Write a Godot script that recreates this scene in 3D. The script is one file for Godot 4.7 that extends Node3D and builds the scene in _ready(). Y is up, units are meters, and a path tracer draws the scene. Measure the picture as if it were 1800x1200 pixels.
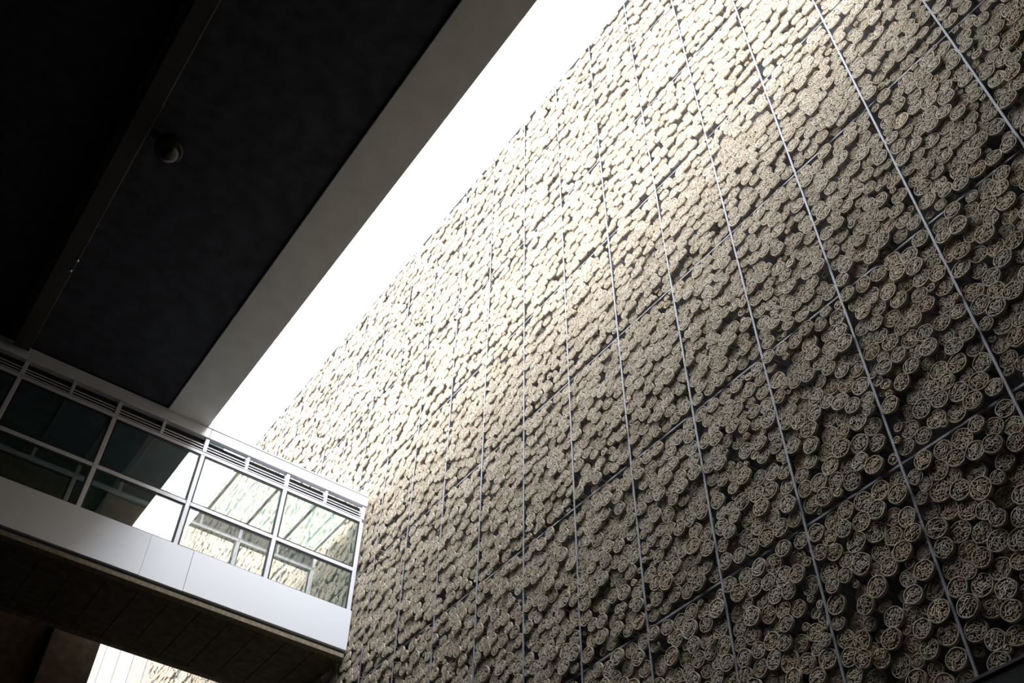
extends Node3D
# A tall covered court: x runs along the bundle-clad wall, y is up, z runs from the camera towards that wall. Floor at y = 0, eye at 1.6 m.

const EYE := 1.6
const WALL_Z := 7.15            # mean plane of the bundle ends
const WALL_TOP := 22.48
const ROW_0 := 5.32             # lowest horizontal rail
const COL_0 := -2.3             # first vertical rail
const PANEL_W := 1.2
const PANEL_H := 2.5
const CEIL_Y := 14.68
const SLOT_Z := 3.52            # edge of the roof beside the open slot
const SLOT_X := 1.5            # unseen near end of the slot, set to darken the wall there
const FACE_X := 15.11           # front glazing of the footbridge
const BACK_X := 17.3
const RIGHT := Vector3(-0.58834275, 0.01054268, 0.80854293)
const UP := Vector3(-0.59257551, 0.6747317, -0.43999023)
const AHEAD := Vector3(0.55018822, 0.7379878, 0.39072617)
const FOCAL := 1750.0

var rng := RandomNumberGenerator.new()
var M := {}


func _ready() -> void:
	rng.seed = 20240611
	setup_view()
	make_materials()
	build_shell()
	build_clad_wall()
	build_bridge()
	build_fittings()


func setup_view() -> void:
	var cam := Camera3D.new()
	cam.name = "camera"
	cam.fov = rad_to_deg(2.0 * atan(600.0 / FOCAL))
	cam.near = 0.05
	cam.far = 200.0
	cam.transform = Transform3D(Basis(RIGHT, UP, -AHEAD).orthonormalized(), Vector3(0, EYE, 0))
	add_child(cam)
	cam.current = true
	var env := Environment.new()
	env.background_mode = Environment.BG_SKY
	var sky := Sky.new()
	var sm := ProceduralSkyMaterial.new()      # bright, even overcast
	sm.sky_top_color = Color(0.97, 0.985, 1.0)
	sm.sky_horizon_color = Color(0.97, 0.985, 1.0)
	sm.ground_bottom_color = Color(0.2, 0.2, 0.2)
	sm.ground_horizon_color = Color(0.3, 0.3, 0.3)
	sm.sun_angle_max = 0.0
	sky.sky_material = sm
	env.sky = sky
	env.background_energy_multiplier = 10.0
	env.tonemap_mode = Environment.TONE_MAPPER_LINEAR
	env.tonemap_exposure = 1.0
	env.sdfgi_enabled = true
	env.ssao_enabled = true
	env.ssil_enabled = true
	var we := WorldEnvironment.new()
	we.name = "overcast_sky"
	we.environment = env
	add_child(we)


# ---------------------------------------------------------------- materials

func noise_tex(freq: float, dark: Color, light: Color, sd: int, octaves := 4) -> NoiseTexture2D:
	var n := FastNoiseLite.new()
	n.seed = sd
	n.frequency = freq
	n.fractal_octaves = octaves
	var t := NoiseTexture2D.new()
	t.width = 512
	t.height = 512
	t.seamless = true
	t.noise = n
	var g := Gradient.new()
	g.set_color(0, dark)
	g.set_color(1, light)
	t.color_ramp = g
	return t


func mat(c: Color, rough: float, metal := 0.0, tex: Texture2D = null, scale := 1.0) -> StandardMaterial3D:
	var m := StandardMaterial3D.new()
	m.albedo_color = c
	m.roughness = rough
	m.metallic = metal
	if tex:
		m.albedo_texture = tex
		m.uv1_triplanar = true
		m.uv1_world_triplanar = true
		m.uv1_scale = Vector3.ONE * scale
	return m


func glass(c: Color, rough := 0.0) -> StandardMaterial3D:
	var m := StandardMaterial3D.new()
	m.albedo_color = c
	m.roughness = rough
	m.metallic_specular = 0.6
	m.transparency = BaseMaterial3D.TRANSPARENCY_ALPHA
	return m


func make_materials() -> void:
	var fine := noise_tex(0.03, Color(0.82, 0.82, 0.82), Color(1, 1, 1), 3)
	var faint := noise_tex(0.01, Color(0.93, 0.93, 0.93), Color(1, 1, 1), 11, 5)
	var blotch := noise_tex(0.012, Color(0.68, 0.68, 0.68), Color(1, 1, 1), 7, 6)
	M.concrete = mat(Color(0.93, 0.93, 0.925), 0.85, 0.0, faint, 0.35)
	M.board = mat(Color(0.44, 0.40, 0.35), 0.9, 0.0, blotch, 0.7)
	M.slab_edge = mat(Color(0.58, 0.53, 0.45), 0.9, 0.0, blotch, 1.3)
	M.pier = mat(Color(0.50, 0.41, 0.32), 0.9, 0.0, blotch, 0.6)
	M.charcoal = mat(Color(0.27, 0.29, 0.34), 0.8, 0.0, blotch, 0.4)
	M.dark_deck = mat(Color(0.23, 0.235, 0.25), 0.85, 0.0, blotch, 0.4)
	M.tray = mat(Color(0.30, 0.30, 0.29), 0.7, 0.0, fine, 1.0)
	M.backing = mat(Color(0.30, 0.30, 0.33), 0.9)
	M.bounce_pale = mat(Color(0.83, 0.82, 0.80), 0.95, 0.0, blotch, 1.1)  # pale tone of the added reflecting layer above the ceiling
	M.recess = mat(Color(0.18, 0.18, 0.185), 0.9)
	M.floor = mat(Color(0.16, 0.155, 0.15), 0.7, 0.0, blotch, 0.3)
	M.dull = mat(Color(0.26, 0.255, 0.25), 0.9, 0.0, blotch, 0.3)
	M.white = mat(Color(0.72, 0.70, 0.675), 0.7, 0.0, fine, 0.8)
	M.white_warm = mat(Color(0.72, 0.675, 0.63), 0.7, 0.0, fine, 0.8)
	M.rail = mat(Color(0.52, 0.52, 0.55), 0.6, 0.2, fine, 2.0)
	M.rail_deep = mat(Color(0.52, 0.52, 0.55), 0.6, 0.2, fine, 2.0)
	M.frame = mat(Color(0.80, 0.80, 0.83), 0.4, 0.15)
	M.gasket = mat(Color(0.05, 0.05, 0.07), 0.6)
	M.panel = mat(Color(0.83, 0.84, 0.87), 0.4, 0.1)
	M.louvre = mat(Color(0.80, 0.80, 0.83), 0.4, 0.1)
	M.pane = glass(Color(0.40, 0.72, 0.64, 0.014))
	M.roof_glass = glass(Color(0.66, 0.92, 0.82, 0.3))
	M.roof_glass.backlight_enabled = true
	M.roof_glass.backlight = Color(0.37, 0.45, 0.41)
	M.roof_bar = mat(Color(0.34, 0.32, 0.33), 0.5, 0.3)
	M.deck_top = mat(Color(0.35, 0.35, 0.36), 0.8)
	M.dome = glass(Color(0.25, 0.23, 0.20, 0.45))
	M.housing = mat(Color(0.10, 0.10, 0.10), 0.5)
	M.lens = mat(Color(0.03, 0.03, 0.03), 0.15)
	M.bright_steel = mat(Color(0.85, 0.85, 0.86), 0.12, 1.0)
	# reed ends: five tones; the mesh's own vertex colours vary strip by strip
	M.reeds = []
	for c in [Color(1, 1, 1), Color(0.95, 0.94, 0.92), Color(1.0, 0.97, 0.93), Color(0.93, 0.93, 0.92), Color(0.96, 0.92, 0.87)]:
		var r := mat(c, 0.85)
		r.vertex_color_use_as_albedo = true
		M.reeds.append(r)


# ---------------------------------------------------------------- mesh helpers

func quad(st: SurfaceTool, a: Vector3, b: Vector3, c: Vector3, d: Vector3) -> void:
	for p in [a, b, c, a, c, d]:
		st.add_vertex(p)


func add_box(st: SurfaceTool, lo: Vector3, hi: Vector3) -> void:
	var v := []
	for i in 8:
		v.append(Vector3(hi.x if i & 1 else lo.x, hi.y if i & 2 else lo.y, hi.z if i & 4 else lo.z))
	for f in [[0, 2, 3, 1], [5, 7, 6, 4], [4, 6, 2, 0], [1, 3, 7, 5], [2, 6, 7, 3], [4, 0, 1, 5]]:
		quad(st, v[f[0]], v[f[3]], v[f[2]], v[f[1]])


func add_bevel_box(st: SurfaceTool, lo: Vector3, hi: Vector3, b: float) -> void:
	# a box whose twelve edges are chamfered
	var c := (lo + hi) / 2.0
	var h := (hi - lo) / 2.0
	b = minf(b, minf(h.x, minf(h.y, h.z)) * 0.45)
	var pt := func(sx: int, sy: int, sz: int, axis: int) -> Vector3:
		var k := h - Vector3.ONE * b
		k[axis] = h[axis]
		return c + Vector3(sx * k.x, sy * k.y, sz * k.z)
	var polys := []
	for axis in 3:
		for s in [-1, 1]:
			var face := []
			for q in [[-1, -1], [1, -1], [1, 1], [-1, 1]]:
				var sg := [0, 0, 0]
				sg[axis] = s
				sg[(axis + 1) % 3] = q[0]
				sg[(axis + 2) % 3] = q[1]
				face.append(pt.call(sg[0], sg[1], sg[2], axis))
			polys.append(face)
	for axis in 3:
		var a1 := (axis + 1) % 3
		var a2 := (axis + 2) % 3
		for s1 in [-1, 1]:
			for s2 in [-1, 1]:
				var e := []
				for t in [[-1, a1], [1, a1], [1, a2], [-1, a2]]:
					var sg := [0, 0, 0]
					sg[axis] = t[0]
					sg[a1] = s1
					sg[a2] = s2
					e.append(pt.call(sg[0], sg[1], sg[2], t[1]))
				polys.append(e)
	for sx in [-1, 1]:
		for sy in [-1, 1]:
			for sz in [-1, 1]:
				polys.append([pt.call(sx, sy, sz, 0), pt.call(sx, sy, sz, 1), pt.call(sx, sy, sz, 2)])
	for p in polys:
		var mid := Vector3.ZERO
		for q in p:
			mid += q
		mid /= p.size()
		var n: Vector3 = (p[1] - p[0]).cross(p[2] - p[0])
		var out_side: bool = n.dot(mid - c) > 0.0      # clockwise from outside
		for i in range(1, p.size() - 1):
			for v in ([p[0], p[i + 1], p[i]] if out_side else [p[0], p[i], p[i + 1]]):
				st.add_vertex(v)


func start() -> SurfaceTool:
	var st := SurfaceTool.new()
	st.begin(Mesh.PRIMITIVE_TRIANGLES)
	st.set_smooth_group(-1)
	return st


func commit(st: SurfaceTool) -> ArrayMesh:
	st.generate_normals()
	return st.commit()


func place(called: String, mesh: Mesh, m: Material, parent: Node = self, at := Vector3.ZERO) -> MeshInstance3D:
	var o := MeshInstance3D.new()
	o.name = called
	o.mesh = mesh
	o.material_override = m
	o.position = at
	parent.add_child(o, true)
	return o


func block(called: String, lo: Vector3, hi: Vector3, m: Material, parent: Node = self, bevel := 0.0) -> MeshInstance3D:
	# the node stands at the bottom centre of the block
	var at := Vector3((lo.x + hi.x) / 2.0, lo.y, (lo.z + hi.z) / 2.0)
	var st := start()
	if bevel > 0.0:
		add_bevel_box(st, lo - at, hi - at, bevel)
	else:
		add_box(st, lo - at, hi - at)
	return place(called, commit(st), m, parent, at)


func tag(o: Node, label: String, category: String, group := "", kind := "") -> void:
	o.set_meta("label", label)
	o.set_meta("category", category)
	if group:
		o.set_meta("group", group)
	if kind:
		o.set_meta("kind", kind)


func structure(o: Node, label: String, category: String) -> void:
	tag(o, label, category, "", "structure")


func group_node(called: String, at: Vector3) -> Node3D:
	var o := Node3D.new()
	o.name = called
	o.position = at
	add_child(o, true)
	return o


# ---------------------------------------------------------------- shell

func build_shell() -> void:
	structure(block("floor", Vector3(-8, -0.3, -7.3), Vector3(28.8, 0, 9.2), M.floor), "dark grey floor of the court far below the footbridge", "floor")
	structure(block("wall_left", Vector3(-8, 0, -7.4), Vector3(28.8, 15.3, -7.0), M.dull), "dark grey side wall facing the bundle-clad wall", "wall")
	structure(block("wall_back", Vector3(-8.4, 0, -7.4), Vector3(-8, 15.3, 9.2), M.dull), "dark grey end wall behind the viewer", "wall")
	# roof: charcoal underside, then the paler concrete edge beam along the open slot
	var roof := group_node("ceiling", Vector3(0, CEIL_Y, 0))
	structure(roof, "charcoal painted ceiling beside the pale edge beam and open slot", "ceiling")
	var z0 := 2.685
	place("roof_deck", box_mesh(Vector3(-8, 0.05, -0.35), Vector3(28.8, 0.7, z0)), M.charcoal, roof)
	place("added_roof_bounce", box_mesh(Vector3(-8, 0.7, -7.0), Vector3(28.8, 0.74, SLOT_Z - 0.15)), M.bounce_pale, roof)  # unseen pale layer, added to bounce sky light onto the upper wall
	place("dark_bay", box_mesh(Vector3(-8, 0.30, -7.0), Vector3(28.8, 0.7, -0.35)), M.dark_deck, roof)
	place("added_slot_deck", box_mesh(Vector3(-8, 0.05, z0), Vector3(SLOT_X, 0.7, 7.3)), M.charcoal, roof)  # unseen deck added to close the slot and dim the wall below
	structure(block("trim_1", Vector3(SLOT_X, CEIL_Y, z0), Vector3(28.8, CEIL_Y + 0.7, SLOT_Z), M.concrete, self, 0.012), "pale grey concrete edge beam between charcoal ceiling and sky slot", "beam")
	# far end wall, seen in a small gap under the footbridge
	var far := block("wall_end", Vector3(28.48, 0, 3.5), Vector3(28.8, WALL_TOP, 9.2), M.white)
	structure(far, "white panelled end wall glimpsed in the gap beneath the footbridge", "wall")
	var z := 7.02
	var k := 0
	while z > 3.6:
		var w := 0.415
		var p := block("wall_panel", Vector3(28.44, 14.9, z - w), Vector3(28.48, WALL_TOP - 0.05, z - 0.02), M.white_warm if k % 3 == 0 else M.white, self, 0.004)
		remove_child(p)
		p.position -= far.position
		far.add_child(p, true)
		z -= w
		k += 1
	structure(block("wall_end_inner", Vector3(28.48, 0, -7.4), Vector3(28.8, 15.38, 3.5), M.dull), "dark grey end wall under the charcoal ceiling", "wall")
	# pier under the edge beam, just behind the footbridge
	tag(block("concrete_pier", Vector3(17.9, 0, 2.63), Vector3(18.9, CEIL_Y, 3.50), M.pier, self, 0.015), "brown concrete pier standing behind the footbridge beneath the edge beam", "pillar")
	structure(block("wall_cross", Vector3(18.3, 0, -7.0), Vector3(18.7, CEIL_Y + 0.05, 2.60), M.pier), "brown concrete cross wall in deep shade running from the brown concrete pier", "wall")
	# dark ledge below the cladding and the recessed wall under it
	var ledge := block("trim_2", Vector3(-8, 4.95, 6.6), Vector3(28.48, 5.29, 9.2), M.recess)
	structure(ledge, "dark grey ledge running below the bundle-clad wall", "ledge")
	var lip := block("edge_strip", Vector3(-8, 5.29, 6.592), Vector3(28.4, 5.312, 6.64), M.tray)
	remove_child(lip)
	lip.position -= ledge.position
	ledge.add_child(lip, true)
	structure(block("wall_right_lower", Vector3(-8, 0, 8.6), Vector3(28.48, 4.95, 9.2), M.recess), "dark grey recessed wall below the ledge", "wall")


func box_mesh(lo: Vector3, hi: Vector3) -> ArrayMesh:
	var st := start()
	add_box(st, lo, hi)
	return commit(st)


# ---------------------------------------------------------------- bundles of rolled reed strips

func add_band(st: SurfaceTool, line: PackedVector2Array, half: float, top: float, low: float, col: Color) -> void:
	# closed strip standing on edge: outer side, rounded rim, inner side
	var n := line.size()
	var rows := [[], [], [], []]
	for i in n:
		var t := (line[(i + 1) % n] - line[(i + n - 1) % n]).normalized()
		var o := Vector2(t.y, -t.x)
		rows[0].append([Vector3(line[i].x + o.x * half, line[i].y + o.y * half, low), Vector3(o.x, o.y, 0)])
		rows[1].append([Vector3(line[i].x + o.x * half, line[i].y + o.y * half, top - half * 0.5), Vector3(o.x * 0.5, o.y * 0.5, 0.86)])
		rows[2].append([Vector3(line[i].x - o.x * half, line[i].y - o.y * half, top - half * 0.5), Vector3(-o.x * 0.5, -o.y * 0.5, 0.86)])
		rows[3].append([Vector3(line[i].x - o.x * half, line[i].y - o.y * half, low), Vector3(-o.x, -o.y, 0)])
	for r in 3:
		st.set_color(col)
		for i in n:
			var j := (i + 1) % n
			for q in [rows[r][i], rows[r + 1][i], rows[r + 1][j], rows[r][i], rows[r + 1][j], rows[r][j]]:
				st.set_normal(q[1])
				st.add_vertex(q[0])


func strip_tone() -> Color:
	# linear base colours of dried reed: pale straw to greyish, now and then brown
	var t := rng.randf()
	var c := Color(0.37, 0.31, 0.232).lerp(Color(0.53, 0.458, 0.36), rng.randf())
	if t < 0.12:
		c = Color(0.32, 0.25, 0.18)
	elif t < 0.30:
		c = Color(0.40, 0.37, 0.315)
	return c


func loop_line(at: Vector2, dir: float, a: float, b: float, bend: float, n: int) -> PackedVector2Array:
	var out := PackedVector2Array()
	var ph := rng.randf() * TAU
	for i in n:
		var t := TAU * i / n
		var p := Vector2(a * cos(t), b * sin(t) * (1.0 + 0.22 * sin(2.0 * t + ph)))
		p.y -= bend * p.x * p.x
		out.append(at + p.rotated(dir))
	return out


func bundle_mesh(loops_out: int, loops_mid: int, loops_in: int, half: float) -> ArrayMesh:
	# radius 1, faces +z, the rim near z = 0
	var st := SurfaceTool.new()
	st.begin(Mesh.PRIMITIVE_TRIANGLES)
	var skin := Color(0.34, 0.29, 0.222).lerp(Color(0.41, 0.355, 0.28), rng.randf())
	var ring := PackedVector2Array()
	var e1 := rng.randf() * TAU
	var wob := rng.randf_range(0.01, 0.045)
	for i in 26:
		var t := -TAU * i / 26
		ring.append(Vector2.from_angle(t) * (1.0 - half) * (1.0 + wob * sin(2.0 * t + e1) + 0.016 * sin(5.0 * t + e1 * 2.0)))
	ring.reverse()
	add_band(st, ring, half, 0.0, -0.34, skin)
	for k in loops_out:
		var t := TAU * (k + rng.randf_range(-0.2, 0.2)) / loops_out
		var a := rng.randf_range(0.85, 1.15) * 2.0 / loops_out
		var at := Vector2.from_angle(t) * rng.randf_range(0.68, 0.77)
		add_band(st, loop_line(at, t - PI / 2.0 + rng.randf_range(-0.45, 0.45), a, rng.randf_range(0.11, 0.18), 0.5, 11), half * rng.randf_range(0.75, 1.0), rng.randf_range(-0.07, 0.02), -0.24, strip_tone())
	for k in loops_mid:
		var t := TAU * (k + rng.randf_range(-0.3, 0.3)) / loops_mid + e1
		var at := Vector2.from_angle(t) * rng.randf_range(0.34, 0.50)
		add_band(st, loop_line(at, rng.randf() * PI, rng.randf_range(0.26, 0.36), rng.randf_range(0.09, 0.16), rng.randf_range(-0.6, 0.6), 11), half * rng.randf_range(0.75, 1.0), rng.randf_range(-0.06, 0.03), -0.24, strip_tone())
	for k in loops_in:
		var at := Vector2.from_angle(rng.randf() * TAU) * rng.randf_range(0.05, 0.18)
		add_band(st, loop_line(at, rng.randf() * PI, rng.randf_range(0.2, 0.3), rng.randf_range(0.08, 0.14), rng.randf_range(-0.6, 0.6), 10), half * 0.9, rng.randf_range(-0.06, 0.03), -0.24, strip_tone())
	# the dowel that holds the coil off the backing
	var dowel := PackedVector2Array()
	for i in 6:
		dowel.append(Vector2.from_angle(TAU * i / 6) * 0.11)
	add_band(st, dowel, 0.05, -0.22, -2.95, skin)
	return st.commit()


func pack_panel() -> Array:
	# circles in a panel, pushed apart until they sit side by side; then small ones in the gaps
	var w := PANEL_W - 0.03
	var h := PANEL_H - 0.08
	var n := 74
	var p := PackedVector2Array()
	var r := PackedFloat32Array()
	for i in n:
		p.append(Vector2(rng.randf() * w, rng.randf() * h))
		r.append(rng.randf_range(0.088, 0.110) if rng.randf() < 0.86 else rng.randf_range(0.065, 0.085))
	for step in 130:
		for i in n:
			for j in range(i + 1, n):
				var d := p[j] - p[i]
				var want := (r[i] + r[j]) * 1.0
				var l2 := d.length_squared()
				if l2 < want * want:
					var l := maxf(sqrt(l2), 0.0001)
					var push := d * (0.5 * (want - l) / l)
					p[i] -= push
					p[j] += push
		for i in n:
			p[i] = Vector2(clampf(p[i].x, r[i] * 0.98, w - r[i] * 0.98), clampf(p[i].y, r[i] * 0.97, h - r[i] * 0.97))
	var out := []
	for i in n:
		out.append([p[i].x + 0.015, p[i].y + 0.04, r[i], false])
	for k in 700:
		var q := Vector2(rng.randf_range(0.03, w - 0.03), rng.randf_range(0.03, h - 0.03))
		var room := minf(minf(q.x, w - q.x), minf(q.y, h - q.y))
		for o in out:
			room = minf(room, q.distance_to(Vector2(o[0] - 0.015, o[1] - 0.04)) - o[2])
			if room < 0.03:
				break
		if room >= 0.03:
			out.append([q.x + 0.015, q.y + 0.04, minf(room + 0.006, 0.06), true])
	return out


func build_clad_wall() -> void:
	var wall := group_node("wall_right", Vector3(0, ROW_0, WALL_Z))
	structure(wall, "tall wall clad with end-on bundles of rolled tan reed strips", "wall")
	place("backing", box_mesh(Vector3(COL_0 - 5.7, 0, 0.30), Vector3(28.48, WALL_TOP - ROW_0, 0.7)), M.backing, wall)
	place("coping", box_mesh(Vector3(COL_0 - 5.7, WALL_TOP - ROW_0, 0.02), Vector3(28.48, WALL_TOP - ROW_0 + 0.03, 0.72)), M.rail_deep, wall)
	# vertical rails stand nearly flush with the bundles, horizontal ones behind them
	var cols := 26
	var rows := 7
	var vm := start()
	add_bevel_box(vm, Vector3(-0.014, 0.0, -0.004), Vector3(0.014, WALL_TOP - ROW_0 - 0.02, 0.012), 0.005)
	var vmesh := commit(vm)
	for i in cols + 1:
		place("vertical_rail", vmesh, M.rail, wall, Vector3(COL_0 + 1.2 * i, 0, 0.0))
	var hm := start()
	add_bevel_box(hm, Vector3(COL_0, -0.016, 0.03), Vector3(28.4, 0.016, 0.05), 0.005)
	var hmesh := commit(hm)
	for i in range(1, rows):
		place("horizontal_rail", hmesh, M.rail_deep, wall, Vector3(0, PANEL_H * i, 0))
	# bundle shapes
	var big := []
	for i in 10:
		big.append(bundle_mesh(9 + i % 3, 6, 4, rng.randf_range(0.046, 0.052)))
	var small := []
	for i in 4:
		small.append(bundle_mesh(6, 0, 4, 0.08))
	var kinds := []
	for i in 7:
		kinds.append(pack_panel())
	# lay them out
	var seats := []
	for i in cols:
		for j in rows:
			var kind: Array = kinds[rng.randi() % kinds.size()]
			var fx := rng.randf() < 0.5
			var fy := rng.randf() < 0.5
			for c in kind:
				var x: float = COL_0 + PANEL_W * i + (PANEL_W - c[0] if fx else c[0])
				var y: float = PANEL_H * j + (PANEL_H - c[1] if fy else c[1])
				if x > 28.35 or y + c[2] > WALL_TOP - ROW_0:
					continue
				var z := clampf(rng.randfn(0.0, 0.02), -0.05, 0.045)
				if rng.randf() < 0.06:
					z += 0.025
				if c[3]:
					z += rng.randf_range(0.0, 0.03)
				var b := Basis(Vector3(0, 1, 0), PI + rng.randfn(0, 0.022)) * Basis(Vector3(1, 0, 0), rng.randfn(0, 0.022)) * Basis(Vector3(0, 0, 1), rng.randf() * TAU)
				b = b.scaled_local(Vector3(c[2] * rng.randf_range(0.97, 1.04), c[2] * rng.randf_range(0.97, 1.04), 0.1))
				var t := Transform3D(b, Vector3(x, y, z))
				seats.append([seen_size(Vector3(x, y + ROW_0, z + WALL_Z), c[2]), t, c[3]])
	seats.sort_custom(func(a, b): return a[0] > b[0])
	var single := {false: 0, true: 0}
	var rest := {false: [], true: []}
	for s in seats:
		var is_small: bool = s[2]
		if single[is_small] < (150 if is_small else 300) and s[0] > 0.0:
			single[is_small] += 1
			var shapes: Array = small if is_small else big
			var o := place("small_reed_bundle" if is_small else "reed_bundle", shapes[rng.randi() % shapes.size()], M.reeds[rng.randi() % 5], wall)
			o.transform = s[1]
		else:
			rest[is_small].append(s[1])
	for is_small in [false, true]:
		var list: Array = rest[is_small]
		var mm := MultiMesh.new()
		mm.transform_format = MultiMesh.TRANSFORM_3D
		mm.use_colors = true
		mm.mesh = small[0] if is_small else big[1]
		mm.instance_count = list.size()
		for i in list.size():
			mm.set_instance_transform(i, list[i])
			var c: Color = Color(1, 1, 1).lerp(Color(0.84, 0.80, 0.74), rng.randf())
			mm.set_instance_color(i, c)
		var mi := MultiMeshInstance3D.new()
		mi.name = "small_reed_bundles" if is_small else "reed_bundles"
		mi.multimesh = mm
		mi.material_override = M.reeds[0]
		mi.set_meta("kind", "stuff")
		wall.add_child(mi, true)


func seen_size(p: Vector3, r: float) -> float:
	# pixels across, 0 outside the photograph
	var d := p - Vector3(0, EYE, 0)
	var depth := d.dot(AHEAD)
	if depth < 0.5:
		return 0.0
	var px := 900.0 + FOCAL * d.dot(RIGHT) / depth
	var py := 600.0 - FOCAL * d.dot(UP) / depth
	if px < -10 or px > 1810 or py < -10 or py > 1210:
		return 0.0
	return r * FOCAL / depth


# ---------------------------------------------------------------- footbridge

func glazed_side(b: Node3D, x: float, s: float) -> void:
	# one long side; s = -1 faces the camera, +1 faces away. Local y = 0 at the slab's underside (world 11.0)
	var zs := []
	for k in 9:
		zs.append(7.06 - 1.735 * k)
	var hw := 0.04
	var bar := func(called: String, lo: Vector3, hi: Vector3, m: Material, bev := 0.005) -> MeshInstance3D:
		var a := Vector3(minf(lo.x, hi.x), lo.y, minf(lo.z, hi.z))
		var c := Vector3(maxf(lo.x, hi.x), hi.y, maxf(lo.z, hi.z))
		return block(called, a, c, m, b, bev)
	var xo := x + s * 0.0
	var xi := x - s * 0.09
	for k in zs.size():
		var z: float = zs[k]
		bar.call("mullion", Vector3(xo, 0.98, z - hw), Vector3(xi, 3.02, z + hw), M.frame)
		bar.call("mullion", Vector3(xo, 3.10, z - hw), Vector3(xi, 3.43, z + hw), M.frame)
		if k + 1 == zs.size():
			break
		var zn: float = zs[k + 1]
		var zm := (z + zn) / 2.0
		bar.call("transom", Vector3(xo, 1.84, zn + hw + 0.002), Vector3(xi, 1.92, z - hw - 0.002), M.frame)
		bar.call("transom", Vector3(xo - s * 0.004, 3.022, zn + 0.001), Vector3(xi, 3.098, z - 0.001), M.frame)
		bar.call("louvre_post", Vector3(xo, 3.10, zm - 0.03), Vector3(xi, 3.43, zm + 0.03), M.frame)
		for r in [[0.98, 1.84], [1.92, 3.02]]:
			var za := zn + hw
			var zb := z - hw
			# dark gasket frame, then the pane
			var st := start()
			var g := 0.034
			var x0 := minf(x - s * 0.045, x - s * 0.02)
			var x1 := maxf(x - s * 0.045, x - s * 0.02)
			add_box(st, Vector3(x0, r[0], za), Vector3(x1, r[0] + g, zb))
			add_box(st, Vector3(x0, r[1] - g, za), Vector3(x1, r[1], zb))
			add_box(st, Vector3(x0, r[0] + g, za), Vector3(x1, r[1] - g, za + g))
			add_box(st, Vector3(x0, r[0] + g, zb - g), Vector3(x1, r[1] - g, zb))
			var pane := bar.call("glass_pane", Vector3(x - s * 0.030, r[0] + 0.01, za + 0.01), Vector3(x - s * 0.036, r[1] - 0.01, zb - 0.01), M.pane, 0.0) as MeshInstance3D
			pane.mesh = double_pane((r[1] - r[0]) - 0.02, (zb - za) - 0.02) if s < 0.0 else sheet(Vector3.ZERO, (r[1] - r[0]) - 0.02, (zb - za) - 0.02)
			var gs := place("gasket", commit(st), M.gasket, pane)
			gs.position = -pane.position
		for part in [[zm + 0.03, z - hw], [zn + hw, zm - 0.03]]:
			for i in 3:
				var y := 3.125 + 0.062 * i
				var st := start()
				var xa := x - s * 0.02
				var xb := x - s * 0.085
				# a blade tilted down and out
				quad(st, Vector3(xa, y, part[0]), Vector3(xa, y, part[1]), Vector3(xb, y + 0.045, part[1]), Vector3(xb, y + 0.045, part[0]))
				quad(st, Vector3(xb, y + 0.067, part[0]), Vector3(xb, y + 0.067, part[1]), Vector3(xa, y + 0.022, part[1]), Vector3(xa, y + 0.022, part[0]))
				quad(st, Vector3(xa, y, part[0]), Vector3(xa, y + 0.022, part[0]), Vector3(xa, y + 0.022, part[1]), Vector3(xa, y, part[1]))
				quad(st, Vector3(xb, y + 0.045, part[1]), Vector3(xb, y + 0.067, part[1]), Vector3(xb, y + 0.067, part[0]), Vector3(xb, y + 0.045, part[0]))
				place("louvre_blade", commit(st), M.louvre, b)
			bar.call("louvre_back", Vector3(x - s * 0.115, 3.10, part[0]), Vector3(x - s * 0.12, 3.43, part[1]), M.gasket, 0.0)
	# fascia in lengths, with a thin drip line below the coping
	for f in [[7.12, 5.32], [5.316, 3.60], [3.596, 0.10], [0.096, -3.4], [-3.404, -6.9]]:
		if s > 0.0:           # the far side has only a low kerb
			bar.call("roof_kerb", Vector3(x + s * 0.03, 3.43, f[1]), Vector3(xi, 3.47, f[0]), M.panel, 0.006)
			continue
		bar.call("fascia", Vector3(x + s * 0.03, 3.43, f[1]), Vector3(xi, 3.66, f[0]), M.panel, 0.006)
		bar.call("fascia_coping", Vector3(x + s * 0.045, 3.66, f[1]), Vector3(x - s * 0.12, 3.69, f[0]), M.panel, 0.005)
	for f in [[7.12, 3.941], [3.939, 3.161], [3.159, 0.001], [-0.001, -3.2], [-3.202, -6.9]]:
		bar.call("spandrel_panel", Vector3(x + s * (0.012 + 0.004 * (absi(int(f[0] * 10.0)) % 3)), 0.155, f[1]), Vector3(x - s * 0.05, 0.98, f[0]), M.panel, 0.003)
	bar.call("shadow_gap", Vector3(x - s * 0.06, 0.085, -6.9), Vector3(x - s * 0.09, 0.16, 7.1), M.gasket, 0.0)


func double_pane(h: float, w: float) -> ArrayMesh:
	# two 6 mm sheets with an air gap
	var st := start()
	add_box(st, Vector3(-0.012, 0, -w / 2), Vector3(-0.006, h, w / 2))
	add_box(st, Vector3(0.006, 0, -w / 2), Vector3(0.012, h, w / 2))
	return commit(st)


func sheet(at: Vector3, h: float, w: float) -> ArrayMesh:
	# a single pane standing in the y-z plane
	var st := start()
	quad(st, at + Vector3(0, 0, -w / 2), at + Vector3(0, 0, w / 2), at + Vector3(0, h, w / 2), at + Vector3(0, h, -w / 2))
	return commit(st)


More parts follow.
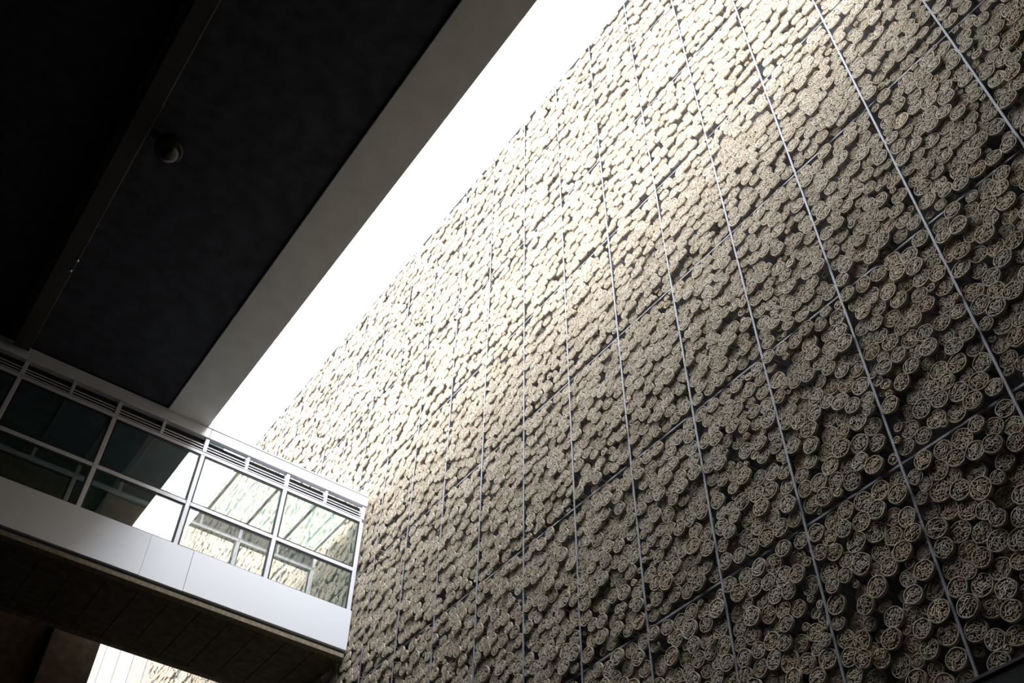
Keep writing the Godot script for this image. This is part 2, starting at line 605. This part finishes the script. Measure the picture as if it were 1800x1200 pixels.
func build_bridge() -> void:
	var b := group_node("glazed_footbridge", Vector3(0, 11.0, 0))
	tag(b, "white-framed glazed footbridge with louvres spanning to the bundle-clad wall", "footbridge")
	# slab: edge beams, deck, and board-marked soffit panels with open joints
	block("slab_edge", Vector3(FACE_X - 0.005, 0.0, -6.95), Vector3(FACE_X + 0.15, 0.085, 7.1), M.slab_edge, b, 0.006)
	block("slab_edge", Vector3(BACK_X - 0.15, 0.0, -6.95), Vector3(BACK_X, 0.085, 7.1), M.slab_edge, b, 0.006)
	block("deck", Vector3(FACE_X + 0.05, 0.03, -6.95), Vector3(BACK_X - 0.05, 0.35, 7.1), M.deck_top, b)
	var z := 7.1
	while z > -6.5:
		block("soffit_panel", Vector3(FACE_X + 0.152, 0.002, z - 0.534), Vector3(BACK_X - 0.152, 0.03, z), M.board, b, 0.006)
		z -= 0.545
	glazed_side(b, FACE_X, -1.0)
	glazed_side(b, BACK_X, 1.0)
	# glass roof on dark bars at half-bay spacing
	var ry := 3.42
	var zs := []
	for k in 16:
		zs.append(7.085 - 0.8675 * k if k > 0 else 6.94)
	for k in zs.size():
		block("roof_bar", Vector3(FACE_X + 0.12, ry - 0.055, zs[k] - 0.03), Vector3(BACK_X - 0.12, ry - 0.004, zs[k] + 0.03), M.frame if k == 0 else M.roof_bar, b, 0.005)
		if k + 1 < zs.size():
			var st := start()
			var w: float = zs[k] - zs[k + 1]
			if zs[k] < 3.62:      # opaque boarding added under the roof to block light leaking into the bridge
				block("added_roof_board", Vector3(FACE_X + 0.1, ry - 0.003, zs[k + 1] + 0.004), Vector3(BACK_X - 0.1, ry + 0.04, zs[k] - 0.004), M.charcoal, b, 0.005)
				continue
			quad(st, Vector3(-0.98, 0, -w / 2), Vector3(0.98, 0, -w / 2), Vector3(0.98, 0, w / 2), Vector3(-0.98, 0, w / 2))
			place("roof_pane", commit(st), M.roof_glass, b, Vector3((FACE_X + BACK_X) / 2, ry, (zs[k] + zs[k + 1]) / 2))
	# upstand flashing where the roof edge meets the bridge
	block("flashing", Vector3(FACE_X - 0.02, 3.70, 3.53), Vector3(FACE_X + 0.5, 3.84, 4.05), M.panel, b, 0.01)


# ---------------------------------------------------------------- fittings under the roof

func lathe(profile: Array, n := 24) -> ArrayMesh:
	var st := SurfaceTool.new()
	st.begin(Mesh.PRIMITIVE_TRIANGLES)
	st.set_smooth_group(0)
	for i in n:
		var a := TAU * i / n
		var c := TAU * (i + 1) / n
		for k in profile.size() - 1:
			var p: Vector2 = profile[k]
			var q: Vector2 = profile[k + 1]
			var v := [Vector3(p.x * cos(a), p.y, p.x * sin(a)), Vector3(q.x * cos(a), q.y, q.x * sin(a)), Vector3(q.x * cos(c), q.y, q.x * sin(c)), Vector3(p.x * cos(c), p.y, p.x * sin(c))]
			if q.x > 0.0001:
				for w in [v[0], v[1], v[2]]:
					st.add_vertex(w)
			if p.x > 0.0001:
				for w in [v[0], v[2], v[3]]:
					st.add_vertex(w)
	st.generate_normals()
	return st.commit()


func build_fittings() -> void:
	# cable trunking along the ceiling's step
	var tr := group_node("cable_trunking", Vector3(0, CEIL_Y - 0.16, 0))
	tag(tr, "long dark grey cable trunking fixed along the charcoal ceiling", "trunking")
	var x := -6.0
	while x < 14.9:
		block("duct_length", Vector3(x, 0.0, -0.24), Vector3(minf(x + 2.99, 15.0), 0.16, 0.05), M.tray, tr, 0.012)
		block("joint_cover", Vector3(x - 0.06, -0.006, -0.248), Vector3(x + 0.06, 0.16, 0.058), M.tray, tr, 0.006)
		x += 3.0
	# dome camera hung beside the trunking
	var cam := group_node("dome_camera", Vector3(9.45, CEIL_Y - 0.52, 0.40))
	tag(cam, "smoked dome security camera hanging from the ceiling beside the trunking", "camera")
	block("bracket", Vector3(-0.05, 0.36, -0.34), Vector3(0.05, 0.45, 0.05), M.housing, cam, 0.01)
	place("housing", lathe([Vector2(0.0, 0.57), Vector2(0.06, 0.57), Vector2(0.07, 0.42), Vector2(0.19, 0.36), Vector2(0.215, 0.30), Vector2(0.215, 0.20), Vector2(0.19, 0.19), Vector2(0.0, 0.19)]), M.housing, cam)
	var prof := []
	for i in 9:
		var a := PI / 2.0 * i / 8.0
		prof.append(Vector2(0.20 * cos(a), 0.19 - 0.19 * sin(a)))
	place("dome", lathe(prof), M.dome, cam)
	place("lens", lathe([Vector2(0.0, 0.19), Vector2(0.07, 0.19), Vector2(0.075, 0.10), Vector2(0.05, 0.07), Vector2(0.0, 0.07)]), M.lens, cam)
	# two polished bolt heads on the trunking's flank
	var bolt := lathe([Vector2(0.0, 0.0), Vector2(0.022, 0.006), Vector2(0.034, 0.022), Vector2(0.036, 0.04), Vector2(0.0, 0.04)], 16)
	place("bolt", bolt, M.bright_steel, tr, Vector3(12.42, -0.042, 0.03))
	place("bolt", bolt, M.bright_steel, tr, Vector3(12.70, -0.042, 0.01))
